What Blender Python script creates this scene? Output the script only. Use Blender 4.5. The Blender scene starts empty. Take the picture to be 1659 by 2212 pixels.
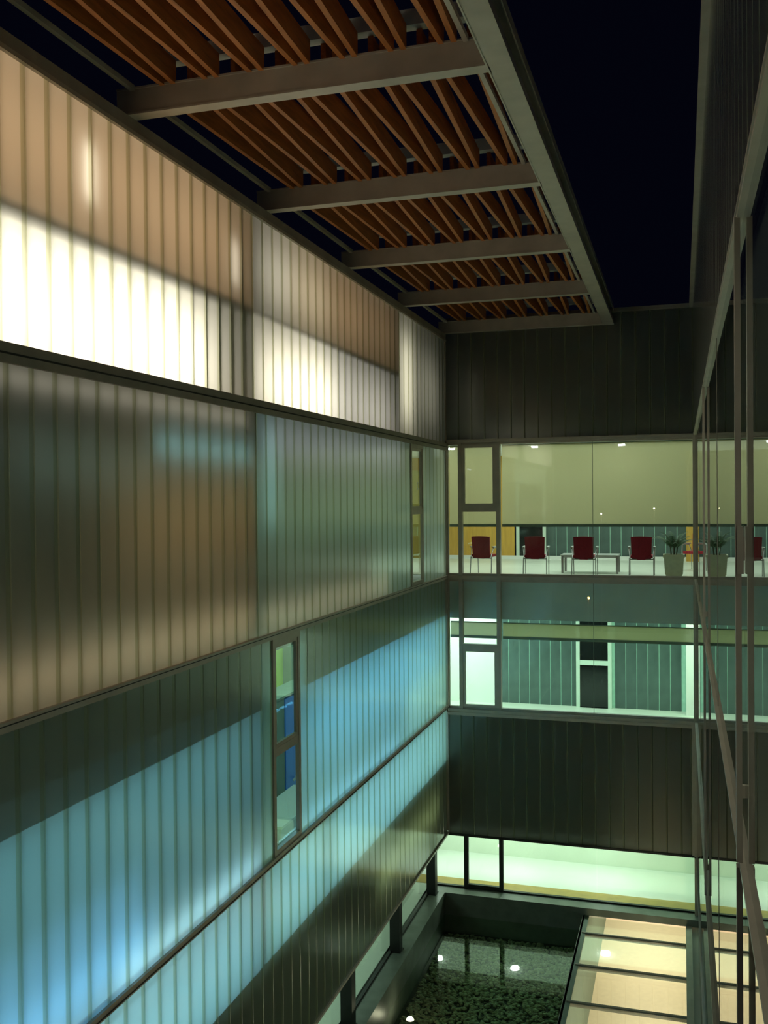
import bpy, math, random
from mathutils import Matrix, Vector
random.seed(7)
S = bpy.context.scene
COL = S.collection

# ------------------------------------------------------------------ camera
YAW, PITCH, ROLL, FPX = .2954, -.0125, -.0086, 2111.23
c_, s_ = math.cos, math.sin
fwd = Vector((-s_(YAW) * c_(PITCH), c_(YAW) * c_(PITCH), s_(PITCH)))
rgt = Vector((c_(YAW), s_(YAW), 0)); upv = rgt.cross(fwd)
r2 = c_(ROLL) * rgt + s_(ROLL) * upv
u2 = -s_(ROLL) * rgt + c_(ROLL) * upv
cd = bpy.data.cameras.new('camera'); cam = bpy.data.objects.new('camera', cd); COL.objects.link(cam)
cd.sensor_fit = 'VERTICAL'; cd.sensor_height = 36; cd.sensor_width = 27
cd.lens = FPX / 2212 * 36; cd.clip_start = .02; cd.clip_end = 500
cam.matrix_world = Matrix(((r2.x, u2.x, -fwd.x, 0), (r2.y, u2.y, -fwd.y, 0), (r2.z, u2.z, -fwd.z, 0), (0, 0, 0, 1)))
S.camera = cam

# ------------------------------------------------------------------ world: clear night sky
w = bpy.data.worlds.new('night_sky'); S.world = w; w.use_nodes = True
bg = w.node_tree.nodes['Background']; bg.inputs[0].default_value = (.0005, .0006, .0020, 1); bg.inputs[1].default_value = 1
S.view_settings.view_transform = 'Standard'; S.view_settings.look = 'None'
S.view_settings.exposure = .8; S.view_settings.gamma = 1; S.view_settings.use_curve_mapping = False

def area(name, loc, sx, sy, direction, power, color):
    """rectangular lamp; sx along the horizontal axis, sy along the other, shining in direction"""
    d = bpy.data.lights.new(name, 'AREA'); d.shape = 'RECTANGLE'; d.size = sx; d.size_y = sy
    d.energy = power; d.color = color
    o = bpy.data.objects.new(name, d); COL.objects.link(o); o.location = loc
    z = -Vector(direction).normalized()
    x = Vector((0, 1, 0)) if abs(z.y) < .9 else Vector((1, 0, 0))
    x = (x - z * x.dot(z)).normalized(); y = z.cross(x)
    o.rotation_euler = Matrix((x, y, z)).transposed().to_euler()
    return o

L, D, R, G = -5.087, 21.5, .186, .281           # left wall, end wall, right wall channel glass, right wall glazing
WARM, TAN, CYAN, BLUE, OLIVE, GREENW = (1, .84, .70), (1, .57, .31), (.36, .84, .94), (.22, .60, 1), (.80, 1, .45), (.72, 1, .70)
PX = (1, 0, 0)
def tube(z, y0, y1, d, q, col, h=.04, name='tube_lamp'):
    """a row of fluorescent tubes behind the left channel glass, d behind it, q watts a metre"""
    area(name, (L - d, (y0 + y1) / 2, z), y1 - y0, h, PX, q * (y1 - y0), col)
# top storey: warm tubes low behind the glass, dim warm ones high
tube(1.55, 3, 9.9, .72, 16, WARM, .5); tube(1.55, 11.5, 14.0, .7, 10, WARM, .35); tube(1.55, 13.4, 17.2, .8, 3.2, (1, .86, .80), .35)
tube(3.0, 3, 10.7, .9, 2.9, TAN, .6); area('wall_lamp', (L - .6, 12.0, 2.95), 1.0, .4, PX, 2.6, WARM); area('wall_lamp', (L - .6, 13.2, 2.95), 1.4, .4, PX, 2.2, (1, .78, .55)); area('wall_lamp', (L - .7, 14.8, 2.95), 1.6, .4, PX, .8, TAN); tube(3.0, 12.5, 17.5, .8, 1.0, TAN, .6)
area('wall_lamp', (L - .12, 7.70, 2.97), .10, .5, PX, .42, WARM)
area('wall_lamp', (L - .14, 10.7, 2.85), .12, .5, PX, .26, WARM)
area('wall_lamp', (L - .5, 18.35, 2.3), .5, 1.5, PX, 7.0, (1, .86, .68))
area('wall_lamp', (L - .6, 20, 2.3), 1.6, 1.2, PX, 2.4, (1, .88, .72))
# middle storey
tube(1.0, 5, 11, .14, .16, WARM); tube(.58, 8.8, 11.1, .22, .30, CYAN); tube(-.2, 8.2, 11.1, .9, .80, (1, .60, .26))
tube(-1.45, 3, 11.1, .32, .42, (1, .70, .42)); tube(.35, 6.6, 8.8, .4, .12, (.7, 1, .9))
tube(.8, 11.5, 18, .4, .42, (.9, .88, 1)); tube(-1.5, 11.4, 17.0, .3, .36, (1, .82, .55)); tube(-.2, 11.4, 21.2, .9, .7, (.62, 1, .66))
area('wall_lamp', (L - .3, 11.7, .3), .3, 1.2, PX, .5, CYAN)
tube(-1.2, 16, 21.3, .4, .35, (.6, 1, .75))
# middle-low storey (lamps of the blue-lit offices) above its floor at -5.85
tube(-3.1, 3, 11.3, 1.2, 1.5, (.28, .74, .90)); tube(-3.3, 12.9, 21.2, 1.0, 3.6, (.13, .56, 1))
tube(-4.3, 3, 8.6, .35, 1.1, (.16, .50, 1)); tube(-4.05, 3, 8.35, .16, .55, (.16, .50, 1), .9); tube(-4.5, 8.0, 11.2, .22, .75, (.45, .8, 1)); tube(-4.5, 12.8, 17.5, .2, .35, BLUE)
tube(-5.3, 3, 21.3, .9, 3.3, (.32, .78, 1)); tube(-4.0, 18.2, 21.3, .5, .8, (.55, 1, .8))
area('ceiling_panel', (-7.0, 16.5, -2.74), 9, 1.6, (0, 0, -1), 30, (.52, 1, .82))
# ceiling void over the ground storey
tube(-6.65, 16.2, 20.6, .38, .46, OLIVE)
# rooms of the end building: ceiling panels
area('ceiling_panel', (-2.6, 24.35, 1.213), 5.0, 7.0, (0, 0, -1), 92, (.88, 1, .90))
area('ceiling_panel', (-2.6, 24.8, -2.76), 3.0, 5.0, (0, 0, -1), 75, (.78, 1, .92))
area('wall_washer', (-6.2, 25.8, -2.85), .8, 1.6, (-.1, .6, -1), 60, (.75, 1, .86))
area('wall_washer', (1.2, 26.0, -2.85), .8, 1.6, (.1, .6, -1), 40, (.75, 1, .70))
area('ceiling_panel', (-2.6, 22.9, -7.575), 1.4, 7.4, (0, 0, -1), 25, (.66, 1, .66))
area('ceiling_panel', (-6.6, 14.5, -7.54), 12, 1.2, (0, 0, -1), 30, (.70, 1, .80))
# corridor of the side building the picture is taken from
area('corridor_lamp_right_offscreen', (1.75, 6.5, 1.20), 19, .7, (0, 0, -1), 50, (1, .95, .84))
# passage under the skylight
area('passage_lamp', (.08, 14, -9.2), 14, .12, (-.75, 0, -1), 150, (1, .87, .70))
area('passage_lamp', (-.85, 25, -9.0), 6, 1.6, (0, 0, -1), 60, (1, .86, .68))

# ------------------------------------------------------------------ materials
def mat(name): m = bpy.data.materials.new(name); m.use_nodes = True; m.node_tree.nodes.clear(); return m, m.node_tree.nodes, m.node_tree.links
def out(m, n, l, sock): o = n.new('ShaderNodeOutputMaterial'); l.new(sock, o.inputs[0]); return m
def pbr(name, col, rough=.5, metal=0, var=.12, scale=6, bump=0, stretch=None, spec=.5):
    m, n, l = mat(name); b = n.new('ShaderNodeBsdfPrincipled')
    b.inputs['Roughness'].default_value = rough; b.inputs['Metallic'].default_value = metal
    b.inputs['Specular IOR Level'].default_value = spec
    t = n.new('ShaderNodeTexCoord'); mp = n.new('ShaderNodeMapping'); no = n.new('ShaderNodeTexNoise')
    l.new(t.outputs['Object'], mp.inputs[0]); l.new(mp.outputs[0], no.inputs[0])
    if stretch: mp.inputs['Scale'].default_value = stretch
    no.inputs['Scale'].default_value = scale; no.inputs['Detail'].default_value = 5
    r = n.new('ShaderNodeValToRGB'); l.new(no.outputs[0], r.inputs[0])
    r.color_ramp.elements[0].position = .3; r.color_ramp.elements[1].position = .7
    r.color_ramp.elements[0].color = [x * (1 - var) for x in col] + [1]; r.color_ramp.elements[1].color = [min(1, x * (1 + var)) for x in col] + [1]
    l.new(r.outputs[0], b.inputs['Base Color'])
    if bump:
        bp = n.new('ShaderNodeBump'); bp.inputs['Strength'].default_value = bump; bp.inputs['Distance'].default_value = .01
        l.new(no.outputs[0], bp.inputs['Height']); l.new(bp.outputs[0], b.inputs['Normal'])
    return out(m, n, l, b.outputs[0])
def schlick(n, l, ior, ex=5):
    """view-angle reflectance of a glass sheet, the same from both faces"""
    f0 = ((ior - 1) / (ior + 1)) ** 2
    lw = n.new('ShaderNodeLayerWeight'); lw.inputs[0].default_value = .5
    p = n.new('ShaderNodeMath'); p.operation = 'POWER'; p.inputs[1].default_value = ex; l.new(lw.outputs['Facing'], p.inputs[0])
    a = n.new('ShaderNodeMath'); a.operation = 'MULTIPLY_ADD'; a.inputs[1].default_value = 1 - f0; a.inputs[2].default_value = f0; l.new(p.outputs[0], a.inputs[0])
    return a.outputs[0]
def frosted(name, trans, diff, mixf, rough=.22, ior=1.45):
    """cast channel glass: light diffuses through, the outer face is semi-glossy"""
    m, n, l = mat(name)
    tr = n.new('ShaderNodeBsdfTranslucent'); tr.inputs[0].default_value = (*trans, 1)
    df = n.new('ShaderNodeBsdfDiffuse'); df.inputs[0].default_value = (*diff, 1)
    mx = n.new('ShaderNodeMixShader'); mx.inputs[0].default_value = mixf
    l.new(tr.outputs[0], mx.inputs[1]); l.new(df.outputs[0], mx.inputs[2])
    gl = n.new('ShaderNodeBsdfGlossy'); gl.inputs['Roughness'].default_value = rough
    tc = n.new('ShaderNodeTexCoord'); no = n.new('ShaderNodeTexNoise'); no.inputs['Scale'].default_value = 26
    l.new(tc.outputs['Object'], no.inputs[0])
    bp = n.new('ShaderNodeBump'); bp.inputs['Strength'].default_value = .12; bp.inputs['Distance'].default_value = .01
    l.new(no.outputs[0], bp.inputs['Height']); l.new(bp.outputs[0], gl.inputs['Normal'])
    m2 = n.new('ShaderNodeMixShader'); l.new(schlick(n, l, ior), m2.inputs[0]); l.new(mx.outputs[0], m2.inputs[1]); l.new(gl.outputs[0], m2.inputs[2])
    return out(m, n, l, m2.outputs[0])
def thin_glass(name, tint=(.93, .98, .95), ior=1.5, rough=0, bump=0, scale=3, ex=5):
    m, n, l = mat(name); t = n.new('ShaderNodeBsdfTransparent'); t.inputs[0].default_value = (*tint, 1)
    g = n.new('ShaderNodeBsdfGlossy'); g.inputs['Roughness'].default_value = rough
    if bump:
        no = n.new('ShaderNodeTexNoise'); no.inputs['Scale'].default_value = scale; tc = n.new('ShaderNodeTexCoord'); l.new(tc.outputs['Object'], no.inputs[0])
        bp = n.new('ShaderNodeBump'); bp.inputs['Strength'].default_value = bump; bp.inputs['Distance'].default_value = .02
        l.new(no.outputs[0], bp.inputs['Height']); l.new(bp.outputs[0], g.inputs['Normal'])
    mx = n.new('ShaderNodeMixShader'); l.new(schlick(n, l, ior, ex), mx.inputs[0]); l.new(t.outputs[0], mx.inputs[1]); l.new(g.outputs[0], mx.inputs[2])
    return out(m, n, l, mx.outputs[0])
def screen_fabric(name, col, see):
    """woven sun-screen: see = share of open mesh"""
    m, n, l = mat(name); t = n.new('ShaderNodeBsdfTransparent')
    d = n.new('ShaderNodeBsdfDiffuse'); d.inputs[0].default_value = (*col, 1)
    tr = n.new('ShaderNodeBsdfTranslucent'); tr.inputs[0].default_value = (*col, 1)
    a = n.new('ShaderNodeMixShader'); a.inputs[0].default_value = .6; l.new(d.outputs[0], a.inputs[1]); l.new(tr.outputs[0], a.inputs[2])
    b = n.new('ShaderNodeMixShader'); b.inputs[0].default_value = see; l.new(a.outputs[0], b.inputs[1]); l.new(t.outputs[0], b.inputs[2])
    return out(m, n, l, b.outputs[0])
def glow(name, col, st):
    m, n, l = mat(name); e = n.new('ShaderNodeEmission'); e.inputs[0].default_value = (*col, 1); e.inputs[1].default_value = st
    return out(m, n, l, e.outputs[0])
M = dict(
    face=frosted('channel_glass', (.66, .72, .66), (.30, .33, .29), .22, .15, 1.8),
    edge=frosted('channel_glass_flange', (.56, .62, .46), (.34, .38, .27), .34, .15, 1.8),
    iface=pbr('inner_channel_glass', (.08, .125, .113), .32, 0, .2, 3), ijoint=pbr('inner_joint', (.45, .75, .60), .5),
    glass=thin_glass('clear_glass'), rglass=thin_glass('courtyard_glass', (.86, .90, .87), 1.6, ex=3),
    sglass=thin_glass('skylight_glass', (.90, .97, .92), 1.52),
    water=thin_glass('water_surface', (.74, .88, .74), 1.38, .015, .05, 2.2),
    sillw=pbr('ochre_sill', (.55, .50, .26), .5), alu=pbr('bronze_aluminium', (.44, .39, .33), .38, 0, .1, 4), steel=pbr('painted_steel', (.44, .40, .34), .45, .2, .12, 3, .05),
    steeld=pbr('dark_painted_steel', (.29, .265, .225), .5, 0, .15, 3), black=pbr('black_steel', (.012, .012, .012), .5, 0, .2, 4),
    wood=pbr('orange_timber', (.40, .14, .032), .55, 0, .3, 2, .1, (14, 1, 14)), ochre=pbr('ochre_timber_floor', (.50, .33, .07), .3, 0, .12, 5),
    panelwood=pbr('golden_wood_panel', (.62, .36, .06), .5, 0, .12, 3, 0, (6, 6, .6)),
    white=pbr('white_plaster', (.80, .82, .78), .7, 0, .03, 2), paleg=pbr('pale_floor', (.78, .84, .72), .35, 0, .04, 1.5),
    grey=pbr('concrete', (.30, .30, .28), .8, 0, .15, 2, .1), dark=pbr('dark_board', (.035, .038, .033), .8, 0, .2, 3),
    spandrel=pbr('grey_spandrel_board', (.68, .74, .74), .7, 0, .06, 2), stone=pbr('ledge_stone', (.16, .18, .155), .4, 0, .18, 4, .05),
    cream=pbr('cream_stone', (.80, .66, .47), .45, 0, .05, 9), teal=pbr('passage_wall', (.14, .19, .15), .5, 0, .1, 4),
    bed=pbr('pool_bed', (.020, .022, .014), .7, 0, .4, 30, .3), pebble=pbr('pebble', (.30, .32, .19), .5, 0, .6, 14),
    red=pbr('red_fabric', (.34, .013, .028), .8, 0, .12, 30),
    chrome=pbr('satin_chrome', (.42, .42, .42), .3, .8, .05, 8), armgrey=pbr('pale_armrest', (.55, .60, .58), .5, 0, .05, 8),
    tabletop=pbr('light_tabletop', (.55, .58, .55), .25, 0, .05, 6), pot=pbr('stone_planter', (.78, .76, .56), .7, 0, .08, 12), soil=pbr('soil', (.02, .014, .008), .9),
    leaf=pbr('palm_leaf', (.035, .10, .025), .5, 0, .4, 8), trunk=pbr('palm_stem', (.05, .06, .02), .7),
    blind=screen_fabric('screen_blind_fabric', (.74, .70, .47), .25),
    bluep=pbr('blue_laminate', (.05, .24, .80), .4, 0, .05, 3), lime=pbr('lime_wall', (.48, .62, .05), .7, 0, .05, 3), paleleaf=pbr('pale_green_wall', (.50, .72, .32), .7, 0, .05, 3),
    greyg=pbr('grey_green_panel', (.22, .27, .22), .6, 0, .08, 3), yellow=pbr('yellow_green_shell', (.60, .60, .16), .4, 0, .05, 5),
    lamp=glow('lamp_white', (.94, 1, .99), 35), poollamp=glow('pool_lamp', (1, .86, .66), 26), street=glow('street_lamp_glow', (1, .82, .55), 330), amber=glow('amber_lamp_glow', (1, .30, .04), 260),
    winw=pbr('pale_window_frame', (.62, .74, .62), .5, 0, .05, 5), darkpane=pbr('night_pane', (.010, .014, .014), .08, 0, .2, 3), door=pbr('oak_door', (.50, .42, .10), .5, 0, .1, 4, 0, (5, 5, .6)),
)

# ------------------------------------------------------------------ mesh helpers
class MB:
    def __init__(s): s.v = []; s.f = []; s.m = []; s.smooth = []
    def quad(s, pts, mi=0, sm=False):
        b = len(s.v); s.v += [tuple(p) for p in pts]; s.f.append(tuple(range(b, b + len(pts)))); s.m.append(mi); s.smooth.append(sm); return s
    def box(s, x0, x1, y0, y1, z0, z1, mi=0):
        if x0 > x1: x0, x1 = x1, x0
        if y0 > y1: y0, y1 = y1, y0
        b = len(s.v); s.v += [(x, y, z) for z in (z0, z1) for y in (y0, y1) for x in (x0, x1)]
        for f in ((0, 2, 3, 1), (4, 5, 7, 6), (0, 1, 5, 4), (2, 6, 7, 3), (0, 4, 6, 2), (1, 3, 7, 5)):
            s.f.append(tuple(b + i for i in f)); s.m.append(mi); s.smooth.append(False)
        return s
    def tube(s, pts, r, n=8, mi=0, r1=None):
        P = [Vector(p) for p in pts]; b = len(s.v); k = len(P)
        for i, p in enumerate(P):
            t = (P[min(i + 1, k - 1)] - P[max(i - 1, 0)]).normalized()
            a = t.cross(Vector((0, 0, 1)));  a = t.cross(Vector((0, 1, 0))) if a.length < .05 else a
            a.normalize(); c = t.cross(a); rr = r if r1 is None else r + (r1 - r) * i / (k - 1)
            s.v += [tuple(p + rr * (math.cos(q) * a + math.sin(q) * c)) for q in [2 * math.pi * j / n for j in range(n)]]
        for i in range(k - 1):
            for j in range(n):
                s.f.append((b + i * n + j, b + i * n + (j + 1) % n, b + (i + 1) * n + (j + 1) % n, b + (i + 1) * n + j)); s.m.append(mi); s.smooth.append(True)
        s.f.append(tuple(b + j for j in range(n))); s.f.append(tuple(b + (k - 1) * n + j for j in range(n))); s.m += [mi, mi]; s.smooth += [False, False]
        return s
    def disc_prism(s, c, r, z0, z1, n=20, mi=0):
        b = len(s.v)
        for z in (z0, z1): s.v += [(c[0] + r * math.cos(2 * math.pi * j / n), c[1] + r * math.sin(2 * math.pi * j / n), z) for j in range(n)]
        for j in range(n): s.f.append((b + j, b + (j + 1) % n, b + n + (j + 1) % n, b + n + j)); s.m.append(mi); s.smooth.append(True)
        s.f += [tuple(b + j for j in reversed(range(n))), tuple(b + n + j for j in range(n))]; s.m += [mi, mi]; s.smooth += [False, False]
        return s
    def dome(s, c, rx, rz, n=16, k=5, mi=0, half=True):
        b = len(s.v); lo = 0 if half else -math.pi / 2
        for i in range(k + 1):
            a = lo + (math.pi / 2 - lo) * i / k
            for j in range(n):
                q = 2 * math.pi * j / n; s.v.append((c[0] + rx * math.cos(a) * math.cos(q), c[1] + rx * math.cos(a) * math.sin(q), c[2] + rz * math.sin(a)))
        for i in range(k):
            for j in range(n): s.f.append((b + i * n + j, b + i * n + (j + 1) % n, b + (i + 1) * n + (j + 1) % n, b + (i + 1) * n + j)); s.m.append(mi); s.smooth.append(True)
        return s
    def mesh(s, name, mats, off=(0, 0, 0)):
        me = bpy.data.meshes.new(name); me.from_pydata([(x - off[0], y - off[1], z - off[2]) for x, y, z in s.v], [], s.f)
        for m in (mats if isinstance(mats, (list, tuple)) else [mats]): me.materials.append(m)
        me.polygons.foreach_set('material_index', s.m); me.polygons.foreach_set('use_smooth', s.smooth); me.update(); return me
    def build(s, name, mats, parent=None):
        off = world_loc(parent)
        o = bpy.data.objects.new(name, s.mesh(name, mats, off)); COL.objects.link(o); o.parent = parent; return o
def world_loc(o):
    v = Vector((0, 0, 0))
    while o: v += o.location; o = o.parent
    return v
def obj(name, me, parent=None, loc=(0, 0, 0)):
    o = bpy.data.objects.new(name, me); COL.objects.link(o); o.parent = parent; o.location = Vector(loc) - world_loc(parent); return o
def thing(name, label, cat, loc=(0, 0, 0), group=None):
    o = bpy.data.objects.new(name, None); COL.objects.link(o); o.location = loc; o.empty_display_size = .2
    o['label'] = label; o['category'] = cat
    if group: o['group'] = group
    return o
def tag(o, label, cat, group=None):
    o['label'] = label; o['category'] = cat
    if group: o['group'] = group
    return o
def struct(o, label=None):
    o['kind'] = 'structure'
    if label: o['label'] = label
    return o
def sbox(name, m, *b, label=None): return struct(MB().box(*b).build(name, M[m]), label)
def sempty(name, loc, label):
    o = bpy.data.objects.new(name, None); COL.objects.link(o); o.location = loc; o.empty_display_size = .2; return struct(o, label)

# ------------------------------------------------------------------ LEFT WALL (translucent channel glass, four bands)
PIT = .315
def channel_mesh(name, wd, h, strip, mats, flip=False):
    """U-profile: face towards local +x, width along local y, two flanges turned inwards"""
    b = MB(); fl = -.055
    g = .004
    pts = [(fl, g), (-.006, g), (0, g + .006), (0, wd - strip), (0, wd - g - .006), (-.006, wd - g), (fl, wd - g)]
    mi = [1, 1, 0, 1, 1, 1]
    for (p, q), k in zip(zip(pts, pts[1:]), mi): b.quad([(p[0], p[1], 0), (q[0], q[1], 0), (q[0], q[1], h), (p[0], p[1], h)], k)
    return b.mesh(name, mats)
wl = struct(MB().box(L - .10, L + .035, 2, D, 1.10, 1.265).build('wall_left', M['steeld']), 'tall courtyard wall of translucent channel glass in four bands, lit from behind')
bands = [(1.265, 3.56, 11.204, None), (-1.71, 1.10, 18.51, (18.51, 19.45)), (-4.64, -1.80, 11.66, (11.66, 12.60)), (-7.52, -4.72, 11.30, None)]
for z0, z1, anchor, win in bands:
    me = channel_mesh('glass_channel', PIT, z1 - z0, .062, [M['face'], M['edge']])
    ys = []
    y = anchor
    while y > 3: y -= PIT; ys.append(y)
    y = win[1] if win else anchor
    while y < D - .05: ys.append(y); y += PIT
    for y in ys:
        if y + PIT > D:
            mm = channel_mesh('glass_channel', D - y - .004, z1 - z0, .04, [M['face'], M['edge']])
            if D - y > .12: obj('glass_channel', mm, wl, (L, y, z0))
        else: obj('glass_channel', me, wl, (L, y, z0))
def lpart(name, m, *b): return MB().box(*b).build(name, M[m], wl)
lpart('head_rail', 'steeld', L - .12, L + .03, 2, D, 3.585, 3.71); lpart('head_bead', 'steel', L - .01, L + .04, 2, D, 3.55, 3.59)
lpart('transom_cap', 'black', L + .03, L + .045, 2, D, 1.17, 1.185)
lpart('transom', 'alu', L - .08, L + .03, 2, D, -1.80, -1.735); lpart('transom_lip', 'black', L - .05, L + .038, 2, D, -1.748, -1.735); lpart('transom_lip', 'alu', L - .05, L + .045, 2, D, -1.735, -1.712)
lpart('transom', 'alu', L - .08, L + .035, 2, D, -4.72, -4.64); lpart('transom_lip', 'black', L - .05, L + .042, 2, D, -4.70, -4.69)
lpart('sill_rail', 'alu', L - .08, L + .03, 2, D, -7.56, -7.52)
lpart('corner_post', 'steel', L - .03, L + .03, D - .03, D + .03, -7.5, 3.7)
# rooms behind it
X1 = -8.6
struct(MB().box(X1 - .1, X1, 2, 29, -9, 3.7).build('wall_left_rear', M['white']))
sbox('wall_left_near', 'grey', X1, L - .02, 1.9, 2, -9, 3.7)
sbox('ceiling', 'grey', X1, L - .12, 2, D, 3.585, 3.70)                       # roof slab
sbox('floor', 'grey', X1, L - .09, 2, D, 1.10, 1.26)                         # top storey floor
sbox('floor', 'spandrel', X1, L - .10, 2, D + .2, -2.0, -1.735)              # middle storey floor
for a in ((X1, L - .10, 2, 11.45, -2.68, -2.0), (X1, L - .10, 16.6, D + .2, -2.68, -2.0), (L - .16, L - .10, 12.85, 16.6, -2.68, -2.0)): sbox('ceiling', 'spandrel', *a)   # ceiling void, open above the office window
sbox('floor', 'paleg', X1, L - .07, 2, D + .2, -6.06, -5.85)
sbox('ceiling', 'grey', X1, L - .30, 2, D, -7.52, -7.48)
for y, z0, z1 in ((11.21, 1.26, 3.585), (17.77, 1.26, 3.585), (11.21, -1.735, 1.10), (11.36, -5.85, -2.68)):
    sbox('wall_partition', 'grey', X1, L - .07, y - .05, y + .05, z0, z1)
sbox('shade_bar_1', 'grey', L - .42, L - .14, 2, 11.1, 2.16, 2.48); sbox('shade_bar_2', 'grey', L - .42, L - .13, 11.3, 17.7, 2.20, 2.48)  # unseen bars added between the lamps to cast the grey band on the glass

# ------------------------------------------------------------------ windows
def frame_rect(b, axis, at, dep, a0, a1, z0, z1, t):
    """frame of four bars in a wall plane; axis 'x': wall plane x=at, bars along y"""
    for (p0, p1, q0, q1) in ((a0, a0 + t, z0, z1), (a1 - t, a1, z0, z1), (a0 + t, a1 - t, z0, z0 + t), (a0 + t, a1 - t, z1 - t, z1)):
        if axis == 'x': b.box(at - dep, at + .02, p0, p1, q0, q1)
        else: b.box(p0, p1, at - .02, at + dep, q0, q1)
    return b
def wbox(parent, name, m, axis, at, d0, d1, a0, a1, z0, z1):
    b = MB()
    if axis == 'x': b.box(at + d0, at + d1, a0, a1, z0, z1)
    else: b.box(a0, a1, at + d0, at + d1, z0, z1)
    return b.build(name, M[m], parent)
def left_window(name, y0, y1, z0, z1, zt, label):
    p = sempty(name, (L, (y0 + y1) / 2, z0), label)
    frame_rect(MB(), 'x', L, .035, y0, y1, z0, z1, .075).build('window_frame', M['alu'], p)
    wbox(p, 'transom', 'alu', 'x', L, -.035, .015, y0 + .07, y1 - .07, zt - .055, zt + .055)
    sh = frame_rect(MB(), 'x', L - .012, .02, y0 + .075, y1 - .075, zt + .055, z1 - .075, .05); sh = sh.build('sash', M['alu'], p)
    wbox(sh, 'pane', 'glass', 'x', L, -.030, -.024, y0 + .07, y1 - .07, zt + .05, z1 - .07)
    wbox(p, 'pane', 'glass', 'x', L, -.030, -.024, y0 + .07, y1 - .07, z0 + .07, zt - .05)
left_window('window_1', 11.66, 12.60, -4.64, -1.80, -3.29, 'narrow brown-framed window low in the glowing channel-glass wall')
left_window('window_2', 18.51, 19.45, -1.71, 1.10, -.24, 'narrow brown-framed window near the corner of the channel-glass wall')

# ------------------------------------------------------------------ END WALL
EP = .297
we = struct(MB().box(L, G + .1, D + .5, D + .6, 1.30, 4.02).build('wall_end', M['dark']), 'dark end wall of channel glass above and below the lit glazing')
def end_channels(z0, z1, x0, x1):
    me = channel_mesh('glass_channel', EP, z1 - z0, .03, [M['face'], M['edge']])
    x = x0; k = 0
    while x < x1 - .1:
        if x + EP <= x1 + .01: o = obj('glass_channel', me, we, (x + EP, D, z0))
        else: o = obj('glass_channel', channel_mesh('glass_channel', x1 - x, z1 - z0, .03, [M['face'], M['edge']]), we, (x1, D, z0))
        # local +x must face -Y : rotate so that local x -> -y, local y -> -x ... use -90 about z then mirror-free
        o.rotation_euler.z = -math.pi / 2; o.location.x -= (min(EP, x1 - x))
        x += EP
end_channels(1.33, 3.98, L + .02, G - .03); end_channels(-7.55, -4.86, L + .02, R)
def epart(name, m, *b): return MB().box(*b).build(name, M[m], we)
epart('coping', 'steeld', L, G + .1, D - .03, D + .25, 3.97, 4.06)
epart('rail', 'alu', L, G, D - .04, D + .1, 1.30, 1.335); epart('rail', 'steel', L, G, D - .03, D + .1, 1.262, 1.30)
epart('rail', 'alu', L, G, D - .045, D + .1, -4.86, -4.79); epart('rail', 'alu', L, G, D - .03, D + .1, -4.79, -4.72); epart('rail', 'black', L, G, D - .01, D + .1, -7.60, -7.545)
epart('parapet_board', 'dark', L - .3, G + .1, D + .12, D + .22, -7.55, -4.75)
def end_window(name, z0, z1, zt, label, big=False):
    p = sempty(name, (-2.4, D, z0), label); Y = D + .05
    xs = [L + .02, -4.80, -3.87, G]
    frame_rect(MB(), 'y', Y, .08, xs[0] - .02, G, z0, z1, .05).build('window_frame', M['alu'], p)
    m = 'alu' if not big else 'black'
    for x in (-4.80, -3.94): wbox(p, 'mullion', m, 'y', Y, -.06, .1, x, x + .085, z0, z1)
    if zt is not None:
        wbox(p, 'transom', 'alu', 'y', Y, -.05, .08, -4.72, -3.94, zt - .055, zt + .055)
        if name == 'window_3': frame_rect(MB(), 'y', Y - .03, .05, -4.72, -3.94, zt + .055, z1 - .05, .075).build('sash', M['alu'], p)
        else: frame_rect(MB(), 'y', Y - .03, .05, -4.72, -3.94, z0 + .05, zt - .055, .06).build('sash', M['alu'], p)
    for a, b in ((xs[0], -4.80), (-4.715, -3.94), (-3.855, -1.84), (-1.83, G - .05)):
        wbox(p, 'pane', 'glass', 'y', Y, .02, .028, a, b, z0 + .03, z1 - .03)
    wbox(p, 'glass_joint', 'greyg', 'y', Y, .015, .03, -1.84, -1.83, z0 + .05, z1 - .05)
    return p
end_window('window_3', -1.72, 1.27, -.23, 'glazed band of the waiting room behind the half-drawn screen blinds')
end_window('window_4', -4.72, -1.80, -3.31, 'glazed band below the waiting room with a pale inner window behind')
wbox(we, 'slab_edge', 'alu', 'y', D, -.02, .1, L, G, -1.80, -1.72)
p = sempty('window_5', (-2.4, D, -8.8), 'bright ground-floor glazing over the pool ledge'); Y = D + .1
for x, t in ((-4.69, .09), (-3.89, .09)): wbox(p, 'mullion', 'black', 'y', Y, -.06, .06, x - t / 2, x + t / 2, -8.8, -7.55)
wbox(p, 'sill', 'black', 'y', Y, -.04, .04, -5.5, G, -8.8, -8.765); wbox(p, 'transom', 'black', 'y', Y, -.04, .04, -4.65, -3.93, -8.765, -8.70)
for a, b in ((-5.45, -4.735), (-4.645, -3.935), (-3.845, -1.80), (-1.795, G)): wbox(p, 'pane', 'glass', 'y', Y, 0, .008, a, b, -8.77, -7.55)

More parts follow.
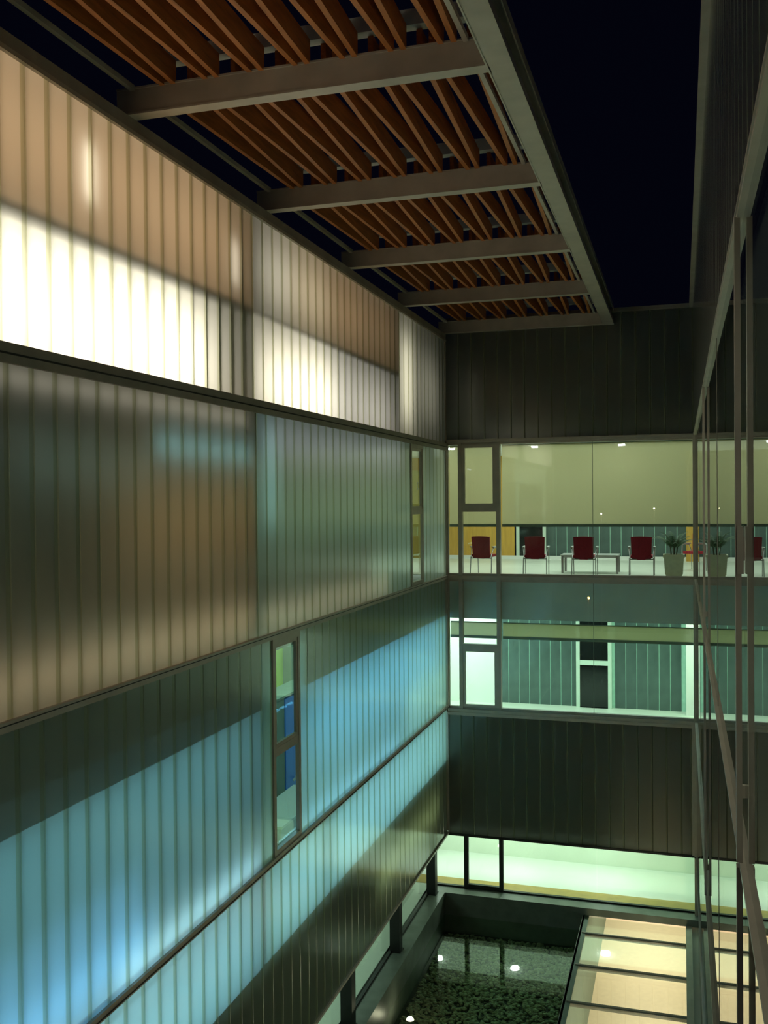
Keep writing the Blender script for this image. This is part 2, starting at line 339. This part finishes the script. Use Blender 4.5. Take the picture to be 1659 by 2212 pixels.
# rooms behind the end wall
YB = 27.7
sbox('floor', 'paleg', X1, 6, D + .2, YB + .2, -1.80, -1.72); sbox('ceiling', 'spandrel', X1, 6, D + .2, YB + .2, -2.70, -1.80)
sbox('ceiling', 'white', X1, 6, D + .2, YB + .2, 1.22, 1.30)
sbox('floor', 'paleg', X1, 6, D + .2, YB + .2, -6.06, -5.85); sbox('ceiling', 'white', X1, 6, D + .2, 24.2, -7.56, -6.06)
sbox('floor', 'white', X1, 6, D + .6, 24.2, -8.95, -8.8); sbox('floor', 'ochre', X1, 6, D + .12, D + .6, -8.95, -8.8)
sbox('wall_ground_back', 'paleg', X1, 6, 23.8, 24.0, -8.8, -7.56)
sbox('wall_far_right', 'white', 6, 6.1, D + .2, YB + .2, -9, 1.3)
# waiting-room back wall
wb = sbox('wall_back', 'ijoint', -3.68, 6, YB + .12, YB + .22, -1.72, 1.22, label='inner channel-glass wall at the back of the waiting room')
ime = MB().box(.010, EP - .010, 0, .02, 0, 2.94).mesh('glass_channel', M['iface'])
x = -3.68
while x < 5.6: obj('glass_channel', ime, wb, (x, YB + .105, -1.72)); x += EP
wp = struct(MB().box(X1, -4.55, YB, YB + .1, -1.72, 1.22).build('wall_back_timber', M['panelwood']), 'golden wood panelling at the back of the waiting room')
for x in (-7.92, -7.0, -6.1, -5.2): MB().box(x, x + .012, YB - .006, YB + .02, -1.72, 1.22).build('panel_joint', M['door'], wp)
d1 = sempty('door_1', (-4.07, YB, -1.72), 'pale framed glass door beside the wood panelling')
frame_rect(MB(), 'y', YB, .08, -4.5, -3.66, -1.72, .5, .09).build('door_frame', M['winw'], d1); wbox(d1, 'pane', 'darkpane', 'y', YB, .03, .04, -4.42, -3.74, -1.64, .42)
wbox(d1, 'overpanel', 'white', 'y', YB, .0, .08, -4.55, -3.66, .5, 1.22)
d2 = sempty('door_2', (-7.6, YB - .03, -1.72), 'olive wooden door seen through the narrow corner window')
dl = wbox(d2, 'door_leaf', 'door', 'y', YB, -.05, 0, -8.3, -7.2, -1.72, .85); MB().tube([(-7.36, YB - .05, .3), (-7.36, YB - .12, .3), (-7.36, YB - .12, .5), (-7.36, YB - .05, .5)], .015).build('door_handle', M['chrome'], dl)
sbox('baseboard_back', 'white', X1, 6, YB - .03, YB, -1.72, -1.62)
sbox('wall_column', 'panelwood', .12, .42, YB - .35, YB, -1.72, 1.22, label='golden wood column at the end of the back wall')
# office below: back wall
wo = sbox('wall_back_lower', 'ijoint', -5.06, .1, YB + .12, YB + .22, -5.85, -2.7, label='inner channel-glass wall of the storey under the waiting room')
ime2 = MB().box(.010, EP - .010, 0, .02, 0, 3.15).mesh('glass_channel', M['iface'])
x = -5.06
while x < -.1:
    if not (-2.95 < x < -2.0): obj('glass_channel', ime2, wo, (x, YB + .105, -5.85))
    x += EP
sbox('wall_back_white', 'white', X1, -5.08, YB - .05, YB + .1, -5.85, -2.7); sbox('wall_back_white', 'white', .1, 6, YB - .4, YB + .1, -5.85, -2.7)
wn = sempty('window_6', (-2.35, YB, -5.85), 'pale framed inner window set in the teal channel-glass wall')
frame_rect(MB(), 'y', YB - .02, .1, -2.84, -1.87, -5.95, -2.9, .10).build('window_frame', M['winw'], wn)
wbox(wn, 'transom', 'winw', 'y', YB, -.03, .08, -2.74, -1.97, -4.66, -4.53); wbox(wn, 'pane', 'darkpane', 'y', YB, .03, .04, -2.76, -1.95, -5.88, -2.98)
sbox('trim_3', 'sillw', X1, 6, D + .22, D + .36, -4.86, -4.76, label='pale window board behind the lower glazing')

# ------------------------------------------------------------------ blinds
def blind(x0, x1, z0, z1, label, m, sag=0):
    t = thing('roller_blind', label, 'blind', ((x0 + x1) / 2, D + .26, z0))
    bf = MB().box(x0, x1, D + .258, D + .261, z0, z1).build('blind_fabric', M[m], t)
    MB().box(x0, x1, D + .245, D + .275, z0 - .05, z0 + .01).build('bottom_bar', M['greyg'], bf)
    MB().tube([(x0, D + .30, z1 - .0), (x1, D + .30, z1 - .0)], .018).build('roller', M['greyg'], t)
blind(L + .03, -4.85, -.58, 1.2, 'narrow screen blind beside the corner, over the waiting room', 'blind')
blind(-4.82, -3.88, -.58, 1.2, 'screen blind behind the framed casement of the waiting room', 'blind')
blind(-3.85, 4.5, -.58, 1.2, 'wide olive screen blind half drawn over the row of red chairs', 'blind')
blind(L + .03, -4.85, -3.10, -2.80, 'short strip of office blind beside the corner post', 'blind')
blind(-4.82, -3.88, -3.10, -2.80, 'short office blind behind the casement under the waiting room', 'blind')
blind(-3.85, 4.5, -3.10, -2.80, 'wide office blind rolled up high above the pale inner window', 'blind')

# ------------------------------------------------------------------ RIGHT WALL (seen edge-on, mirrors the end wall)
wr = struct(MB().box(G, G + .14, -3, D + .1, 3.98, 4.06).build('wall_right', M['steeld']), 'glass side wall seen at a grazing angle, reflecting the end wall')
def rpart(name, m, *b): return MB().box(*b).build(name, M[m], wr)
rme = channel_mesh('glass_channel', EP, 2.65, .03, [M['face'], M['edge']])
for me, z in ((rme, 1.33),):
    y = D - .02
    while y > -2:
        o = obj('glass_channel', me, wr, (G - .036, y, z)); o.rotation_euler.z = math.pi; y -= EP
rpart('coping', 'steeld', R - .012, G + .02, -3, D, 3.97, 4.06)
rpart('rail', 'steel', G - .03, G + .03, -3, D, 1.295, 1.335); rpart('soffit', 'alu', G - .036, G - .03, -3, D, 1.318, 1.335)
rpart('slab_edge', 'alu', G - .028, G + .03, -3, D, -1.738, -1.715); rpart('rail', 'alu', G - .03, G + .03, -3, D, -4.76, -4.72); rpart('rail', 'alu', G - .02, G + .03, -3, D, -7.60, -7.56)
rpart('corner_strip', 'steel', R, G, D - .03, D + .02, -7.55, -4.86)
for z0, z1, nm, lab in ((-1.715, 1.30, 'window_7', 'storey-high side glazing level with the waiting room'), (-4.72, -1.738, 'window_8', 'storey-high side glazing one storey down'), (-7.56, -4.76, 'window_11', 'tall side glazing above the skylight'), (-8.98, -7.6, 'window_9', 'side glazing beside the skylight')):
    p = sempty(nm, (G, 10, z0), lab)
    ys = [-3, -1.0, 4.87, 8.45, 12.15, 16.8, D]
    for a, b in zip(ys, ys[1:]): wbox(p, 'pane', 'rglass', 'x', G, 0, .008, a + .004, b - .004, z0, z1)
    for y in ys[1:-1]:
        if abs(y - 8.45) < .01 or y > 16: wbox(p, 'glass_joint', 'steeld', 'x', G, -.003, .004, y - .008, y + .008, z0, z1)
        elif z0 > -5: wbox(p, 'mullion', 'alu', 'x', G, -.040, -.014, y - .03, y + .03, z0, z1); wbox(p, 'mullion_clip', 'alu', 'x', G, -.016, .004, y - .012, y + .012, z0 + .3, z0 + .36)
    wbox(p, 'corner_post', 'alu', 'x', G, -.05, .05, D - .06, D + .03, z0, z1)
    if nm == 'window_7': wbox(p, 'hinge_plate', 'steel', 'x', G, -.034, -.004, 4.83, 4.91, -.36, -.14)
sbox('wall_right_inner', 'white', 3.2, 3.3, -3, D + .1, -9, 4); sbox('floor', 'paleg', G + .08, 3.2, -3, D + .1, -1.85, -1.74); sbox('floor', 'grey', G + .08, 3.2, -3, D + .1, -4.95, -4.84)
sbox('ceiling', 'white', G + .08, 3.2, -3, D + .1, 1.26, 1.34); sbox('floor', 'grey', G + .08, 3.2, -3, D + .1, -9.1, -8.98); sbox('wall_right_lining', 'dark', G + .35, G + .4, -3, D + .1, 1.34, 3.98); sbox('wall_right_lining', 'dark', G + .02, G + .08, -3, D + .1, -7.55, -4.86)

# ------------------------------------------------------------------ PERGOLA
pg = thing('pergola', 'steel-framed canopy with zigzag orange timber slats over the courtyard', 'pergola', (-3.3, 13, 3.71))
BY = [8.38 + 3.25 * k for k in range(-1, 5)]; BY[-1] = D - .09
def ibeam(y, x0, x1):
    b = MB(); b.box(x0, x1, y - .075, y + .075, 3.952, 3.97); b.box(x0, x1, y - .062, y - .05, 3.728, 3.952)
    b.box(x0, x1, y + .05, y + .062, 3.728, 3.952); return b
for y in BY:
    o = ibeam(y, L - .1, -1.56).build('beam', M['steel'], pg); MB().box(L - .1, -1.56, y - .075, y + .075, 3.71, 3.73).build('flange', M['steel'], o)
eb = MB(); y0, y1 = BY[0] - .5, D
eb.box(-1.58, -1.36, y0, y1, 3.71, 3.73); eb.box(-1.58, -1.36, y0, y1, 4.08, 4.10); eb.box(-1.52, -1.505, y0, y1, 3.73, 4.08); eb.box(-1.375, -1.36, y0, y1, 3.73, 3.79); eb.box(-1.375, -1.36, y0, y1, 4.0, 4.08)
eb.build('edge_beam', M['steel'], pg)
MB().box(-1.585, -1.57, y0, y1, 3.705, 3.735).build('edge_bead', M['steel'], pg)
for (a, b2) in zip(BY, BY[1:]):
    MB().box(-1.78, -1.735, a + .06, b2 - .06, 3.94, 3.99).build('rail', M['steel'], pg)
    MB().box(-5.04, -4.99, a + .06, b2 - .06, 3.94, 3.99).build('rail', M['steel'], pg)
    MB().box(-5.0, -1.56, b2 - .02, b2 + .10, 4.18, 4.32).build('purlin', M['spandrel'], pg)
def slat_mesh(dx, ln):
    t, h = .025, .22; b = MB()
    v = [(-t, 0, 0), (t, 0, 0), (t, 0, h), (-t, 0, h), (dx - t, ln, 0), (dx + t, ln, 0), (dx + t, ln, h), (dx - t, ln, h)]
    b.v = v; b.f = [(0, 1, 2, 3), (4, 7, 6, 5), (0, 4, 5, 1), (3, 2, 6, 7), (0, 3, 7, 4), (1, 5, 6, 2)]; b.m = [0] * 6; b.smooth = [False] * 6
    return b.mesh('slat', M['wood'])
LN = 3.15; DX = .226 - .055 - .057; sa = slat_mesh(DX, LN); sb_ = slat_mesh(-DX, LN)
for a in BY[:-1]:
    for k in range(7):
        F = -1.92 - .4525 * k
        obj('slat', sa, pg, (F - .226 + .055, a + .05, 3.95)); obj('slat', sb_, pg, (F + .226 - .055, a + .05, 3.95))

# ------------------------------------------------------------------ GROUND: ledge, pool, skylight
ZG, ZW, ZS = -8.8, -9.296, -8.98
sbox('wall_pool', 'stone', -5.5, L - .03, 5, D + .1, -9.75, ZG - .14); sbox('wall_pool', 'stone', L - .03, -2.04, 21.22, D + .1, -9.75, ZG - .14)
sbox('floor', 'stone', -5.55, L - .02, 5, D + .12, ZG - .14, ZG, label='dark stone ledge along the foot of the glowing wall')
sbox('floor', 'stone', L - .02, -2.02, 21.2, D + .12, ZG - .14, ZG, label='dark stone ledge over the deep end of the pool')
sbox('floor', 'stone', -2.02, G, 21.2, D + .12, ZG - .15, ZG, label='dark stone ledge under the bright ground-floor glazing')
sbox('floor', 'bed', L - .03, -2.06, 5, 21.22, -9.8, -9.68, label='dark bed of the shallow courtyard pool')
p = sempty('window_10', (-5.46, 14, ZG), 'low glazing recessed under the channel-glass wall')
for k in range(6):
    y = 21.1 - 2.87 * k
    for a, b in ((y - 2.77, y - 1.44), (y - 1.43, y - .1)): wbox(p, 'pane', 'glass', 'x', -5.46, 0, .008, a, b, ZG, -7.5)
wbox(p, 'sill', 'black', 'x', -5.46, -.03, .03, 5, 21.2, ZG, ZG + .03); wbox(p, 'head', 'black', 'x', -5.46, -.03, .03, 5, 21.2, -7.56, -7.5)
sbox('ceiling', 'steeld', -5.5, L, 2, D, -7.56, -7.53)
sbox('floor', 'paleg', X1, -5.5, 5, D + .1, -8.95, ZG); 
for k in range(5):
    y = 21.08 - 2.87 * k
    o = MB().box(-5.47, -5.27, y - .1, y + .1, ZG, -7.53).box(-5.49, -5.25, y - .12, y + .12, ZG, ZG + .015).build('steel_column', M['black'])
    tag(o, 'black square steel column standing on the pool ledge under the glowing wall', 'column', 'columns on the pool ledge')
wt = MB().quad([(L - .03, 5, ZW), (-2.06, 5, ZW), (-2.06, 21.22, ZW), (L - .03, 21.22, ZW)]).build('pool_water', M['water'])
tag(wt, 'still dark water of the pool mirroring the ground-floor windows', 'water')
# pebbles on the bed
ph = (1 + 5 ** .5) / 2
IV = [Vector(v).normalized() for v in ((-1, ph, 0), (1, ph, 0), (-1, -ph, 0), (1, -ph, 0), (0, -1, ph), (0, 1, ph), (0, -1, -ph), (0, 1, -ph), (ph, 0, -1), (ph, 0, 1), (-ph, 0, -1), (-ph, 0, 1))]
IF = ((0, 11, 5), (0, 5, 1), (0, 1, 7), (0, 7, 10), (0, 10, 11), (1, 5, 9), (5, 11, 4), (11, 10, 2), (10, 7, 6), (7, 1, 8), (3, 9, 4), (3, 4, 2), (3, 2, 6), (3, 6, 8), (3, 8, 9), (4, 9, 5), (2, 4, 11), (6, 2, 10), (8, 6, 7), (9, 8, 1))
b = MB()
for i in range(9000):
    x, y = random.uniform(L + .06, -2.16), random.uniform(12, 21.1); r = random.uniform(.025, .055); a = random.uniform(0, 6.28)
    if math.hypot(x + 4.76, y - 17) < .16: continue
    n0 = len(b.v); sx, sy, sz = r * random.uniform(.8, 1.3), r * random.uniform(.7, 1), r * random.uniform(.4, .8)
    for v in IV: b.v.append((x + sx * (v.x * math.cos(a) - v.y * math.sin(a)), y + sy * (v.x * math.sin(a) + v.y * math.cos(a)), -9.68 + sz * .6 + sz * v.z))
    b.f += [tuple(n0 + q for q in f) for f in IF]; b.m += [0] * 20; b.smooth += [True] * 20
pb = b.build('pebbles', M['pebble']); pb['kind'] = 'stuff'; pb['label'] = 'dark pebbles covering the bed of the pool'; pb['category'] = 'pebbles'
# underwater lamp
t = thing('pool_lamp', 'round warm lamp shining under the pool water beside the ledge', 'lamp', (-4.76, 17.0, -9.66))
MB().disc_prism((-4.76, 17.0), .075, -9.67, -9.45).build('lamp_body', M['steel'], t); MB().dome((-4.76, 17.0, -9.45), .062, .05).build('lamp_lens', M['poollamp'], t)
# skylight
sk = thing('skylight', 'flat glass roof with dark bars over the cream-lit passage beside the pool', 'skylight', (-.95, 14, ZS))
MB().box(-2.07, -2.02, 6, 21.2, -9.75, ZS + .02).build('kerb', M['steeld'], sk); MB().box(.05, .17, 6, 21.2, ZS - .06, ZS + .05).build('edge_rail', M['steel'], sk)
SY = [21.2] + [20.35 - 1.43 * k for k in range(0, 10)]
for y in SY[1:]:
    MB().box(-2.07, .06, y - .045, y + .045, ZS - .05, ZS + .012).box(-2.0, .06, y - .018, y + .018, ZS + .012, ZS + .035).build('glazing_bar', M['steeld'], sk)
for a, b2 in zip(SY, SY[1:]): MB().box(-2.03, .06, b2 + .04, a - (.0 if a == 21.2 else .04), ZS - .012, ZS).build('pane', M['sglass'], sk)
sbox('floor', 'cream', -2.0, 1.0, 5, 30, -11.1, -11.0, label='cream stone floor of the passage under the skylight')
sbox('wall_passage', 'teal', -2.06, -1.93, 5, 30, -11.0, -8.96 - .0); 
sbox('wall_passage', 'white', .17, .3, 5, 30, -11.0, ZS - .06); sbox('wall_passage', 'cream', -2.0, .3, 30, 30.1, -11, -9); sbox('wall_passage', 'white', -2.0, .3, 4.9, 5, -11, -9)

# ------------------------------------------------------------------ ceiling lamps
def downlight(x, y, z, r, label, group, m):
    t = thing('downlight', label, 'lamp', (x, y, z), group)
    MB().disc_prism((x, y), r, z - .012, z + .004).build('trim_ring', M['white'], t); MB().disc_prism((x, y), r * .86, z - .05, z - .008).build('lamp_disc', M[m], t)
for x, w_ in ((-5.2, 'over the narrow corner pane'), (-3.24, 'above the chair by the pale glass door'), (-1.28, 'between the low table and the potted palm')):
    downlight(x, 22.64, 1.22, .085, 'round recessed downlight in the waiting-room ceiling, ' + w_, 'waiting-room downlights', 'lamp')
for x, w_ in ((-5.62, 'by the corner column'), (-3.78, 'beside the black mullions'), (-1.7, 'over the skylight end')):
    downlight(x, 22.64, -7.56, .12, 'round recessed downlight in the ground-floor ceiling, ' + w_, 'ground-floor downlights', 'lamp')

# ------------------------------------------------------------------ waiting-room furniture
FZ = -1.72
def make_chair():
    t = thing('waiting_chair', '', 'chair', (0, 0, 0), 'red waiting-room chairs')
    b = MB(); n = 7; z0, z1 = .36, .87                       # back shell: slightly curved, wider at the top, two skins
    def pt(i, j, off):
        u = -1 + 2 * i / (n - 1); q = j / 4; wdt = .205 + .02 * q
        return (u * wdt, -.22 - .05 * q + .03 * u * u + off, z0 + (z1 - z0) * q - .012 * u * u * (j == 4))
    for off, rev in ((0, 0), (.028, 1)):
        for i in range(n - 1):
            for j in range(4): b.quad([pt(i, j, off), pt(i + 1, j, off), pt(i + 1, j + 1, off), pt(i, j + 1, off)], 0, True)
    for i in range(n - 1):
        for j in (0, 4): b.quad([pt(i, j, 0), pt(i + 1, j, 0), pt(i + 1, j, .028), pt(i, j, .028)])
    for j in range(4):
        for i in (0, n - 1): b.quad([pt(i, j, 0), pt(i, j + 1, 0), pt(i, j + 1, .028), pt(i, j, .028)])
    b.build('backrest', M['red'], t)
    MB().box(-.23, .23, -.22, .24, .40, .455).box(-.22, .22, -.20, .25, .395, .40).build('seat', M['red'], t)
    for s in (-1, 1):
        MB().tube([(s * .255, -.20, .40), (s * .262, -.235, 0)], .012).build('leg', M['chrome'], t)
        MB().tube([(s * .27, .20, .62), (s * .265, .22, .3), (s * .262, .235, 0)], .012).build('leg', M['chrome'], t)
        af = MB().tube([(s * .24, -.20, .40), (s * .27, -.12, .60), (s * .27, .20, .62)], .011).build('arm_frame', M['chrome'], t)
        MB().box(s * .27 - .025, s * .27 + .025, -.17, .22, .61, .64).build('armrest', M['armgrey'], af)
    MB().tube([(-.255, -.205, .37), (.255, -.205, .37)], .011).build('crossbar', M['chrome'], t)
    return t
def copy_tree(o, parent=None):
    c = o.copy(); COL.objects.link(c); c.parent = parent
    for ch in list(o.children): copy_tree(ch, c)
    return c
chair0 = make_chair()
for i, (x, y, a, lab) in enumerate(((-4.33, 22.15, -.22, 'dark red armchair on chrome legs behind the framed casement'), (-3.15, 22.12, .03, 'dark red armchair on chrome legs in front of the pale glass door'),
        (-2.07, 22.14, 0, 'dark red armchair on chrome legs standing before the low table'), (-.84, 22.25, 0, 'dark red armchair on chrome legs next to the potted palm'), (.35, 24.1, math.pi - .5, 'red armchair facing out towards the window behind the potted palm'))):
    o = chair0 if i == 0 else copy_tree(chair0)
    o.location = (x, y, FZ); o.rotation_euler.z = a; o['label'] = lab
t = thing('coffee_table', 'low pale table with square metal legs behind the red chairs', 'table', (-2.0, 22.95, FZ))
MB().box(-2.66, -1.36, 22.58, 23.3, FZ + .40, FZ + .425).box(-2.62, -1.40, 22.62, 23.26, FZ + .36, FZ + .40).build('tabletop', M['tabletop'], t)
for x in (-2.64, -1.42):
    for y in (22.6, 23.24): MB().box(x, x + .05, y, y + .05, FZ, FZ + .40).build('leg', M['chrome'], t)
mg = MB().box(-2.35, -1.9, 22.7, 23.0, FZ + .425, FZ + .437).box(-2.33, -1.93, 22.72, 22.98, FZ + .437, FZ + .446).build('magazine', M['white']); tag(mg, 'flat magazines lying on the low waiting-room table', 'magazine')
# potted palm
px, py = -.16, 22.10
t = thing('potted_palm', 'feathery potted palm in a square stone-coloured planter', 'potted plant', (px, py, FZ))
b = MB(); lv = [(.16, 0), (.17, .06), (.185, .06), (.205, .42), (.225, .42), (.225, .485), (.19, .485), (.19, .44)]
for (r0, h0), (r1, h1) in zip(lv, lv[1:]):
    c0 = [(px + sx * r0, py + sy * r0, FZ + h0) for sx, sy in ((-1, -1), (1, -1), (1, 1), (-1, 1))]; c1 = [(px + sx * r1, py + sy * r1, FZ + h1) for sx, sy in ((-1, -1), (1, -1), (1, 1), (-1, 1))]
    for i in range(4): j = (i + 1) % 4; b.quad([c0[i], c0[j], c1[j], c1[i]])
pl = b.build('planter', M['pot'], t); MB().box(px - .19, px + .19, py - .19, py + .19, FZ + .40, FZ + .445).build('soil', M['soil'], pl)
for k in range(4): a = k * 1.6; MB().tube([(px + .05 * math.cos(a), py + .05 * math.sin(a), FZ + .42), (px + .09 * math.cos(a), py + .09 * math.sin(a), FZ + .8)], .018, 6, 0, .01).build('stem', M['trunk'], t)
for k in range(17):
    a = k * 2.399; el = random.uniform(.7, 1.35); ln = random.uniform(.36, .52); b = MB(); st = Vector((px + .06 * math.cos(a), py + .06 * math.sin(a), FZ + .62))
    pts = []
    for i in range(9):
        q = i / 8; e = el - 1.35 * q * q; pts.append(st.copy()); st = st + Vector((math.cos(a) * math.cos(e), math.sin(a) * math.cos(e), math.sin(e))) * ln / 8
    b.tube(pts, .005, 4, 0, .002)
    for i in range(2, 9):
        for q in (0, .5):
            p0 = pts[i - 1].lerp(pts[i], q); tn = (pts[i] - pts[i - 1]).normalized(); sd = tn.cross(Vector((0, 0, 1))).normalized()
            for s in (-1, 1):
                tip = p0 + (sd * s * .75 + tn * .6 + Vector((0, 0, -.25))) * (.17 * (1 - .5 * i / 8)); wv = tn * .009
                b.quad([p0 - wv, p0 + wv, tip])
    b.build('frond', M['leaf'], t)

# ------------------------------------------------------------------ office seen through the lower left window
BZ = -5.85
t = thing('storage_cabinet', 'tall blue-fronted cabinet with grey-green side in the lower office', 'cabinet', (-7.2, 17.2, BZ))
MB().box(-7.42, -7.02, 15.2, 16.65, BZ, -3.62).build('body', M['greyg'], t); cdoor = MB().box(-7.42, -7.0, 16.66, 18.3, BZ + .35, -3.66).build('door', M['bluep'], t)
MB().box(-7.45, -6.98, 15.2, 18.3, -3.62, -3.58).build('top', M['greyg'], t); MB().box(-7.42, -7.02, 16.66, 18.3, BZ, BZ + .35).build('plinth', M['greyg'], t)
MB().tube([(-6.98, 16.95, -5.25), (-6.95, 17.0, -5.2), (-6.98, 17.05, -5.2)], .02).build('handle', M['armgrey'], cdoor)
sbox('wall_lime', 'lime', X1, X1 + .06, 12, 20.2, BZ, -2.0); sbox('wall_column', 'greyg', X1, X1 + .25, 20.2, 20.62, BZ, -2.68); sbox('wall_pale', 'paleleaf', X1, X1 + .06, 20.62, 27, BZ, -2.68)
t = thing('desk', 'white desk with a raised end panel inside the lower window', 'desk', (-6.3, 15.2, BZ))
MB().box(-6.75, -6.05, 14.2, 16.4, BZ + .66, BZ + .70).build('desktop', M['white'], t); MB().box(-6.10, -6.06, 14.2, 16.4, BZ, BZ + .66).build('front_panel', M['armgrey'], t); MB().box(-6.75, -6.3, 14.15, 14.2, BZ, BZ + .9).build('end_panel', M['white'], t)
t = thing('office_chair', 'curved yellow-green shell chair beside the white desk', 'chair', (-5.75, 13.6, BZ))
cpts = [(-5.95, 13.75, BZ + .46), (-5.72, 13.72, BZ + .46), (-5.58, 13.7, BZ + .56), (-5.52, 13.69, BZ + .85)]
b = MB()
for p0, p1 in zip(cpts, cpts[1:]):
    b.quad([(p0[0], p0[1] - .2, p0[2]), (p1[0], p1[1] - .2, p1[2]), (p1[0], p1[1] + .2, p1[2]), (p0[0], p0[1] + .2, p0[2])], 0, True)
    b.quad([(p0[0], p0[1] - .2, p0[2] - .02), (p1[0] + .02, p1[1] - .2, p1[2] - .01), (p1[0] + .02, p1[1] + .2, p1[2] - .01), (p0[0], p0[1] + .2, p0[2] - .02)], 0, True)
b.build('shell', M['yellow'], t)
for dx, dy in ((-.15, -.15), (.15, -.15), (-.15, .15), (.15, .15)): MB().tube([(-5.75 + dx * .5, 13.7 + dy * .6, BZ + .45), (-5.75 + dx, 13.7 + dy, BZ)], .012, 6).build('leg', M['chrome'], t)

# ------------------------------------------------------------------ street lamps beyond the open end (only their reflections show)
for nm, x, y, z, r, m, lab in (('white_street_lamp_offscreen', -4.62, -17, -.96, .045, 'street', 'white street lamp beyond the open end of the courtyard, taller of two'), ('globe_street_lamp_offscreen', -1.55, -17, -.66, .04, 'street', 'white street lamp beyond the open end of the courtyard, nearer the glass side'),
                           ('amber_street_lamp_offscreen', -5.4, -17, -6.05, .06, 'amber', 'amber lamp on a short post beyond the courtyard')):
    t = thing(nm, lab, 'street lamp', (x, y, -9.8)); MB().tube([(x, y, -9.8), (x, y, z - r)], .05, 8, 0, .03).build('post', M['steeld'], t); MB().dome((x, y, z), r, r, 12, 8, 0, False).build(nm.replace('_street_lamp_offscreen', '_light_globe_offscreen'), M[m], t)
sbox('ground', 'grey', -30, 30, -30, 4.9, -9.9, -9.8)
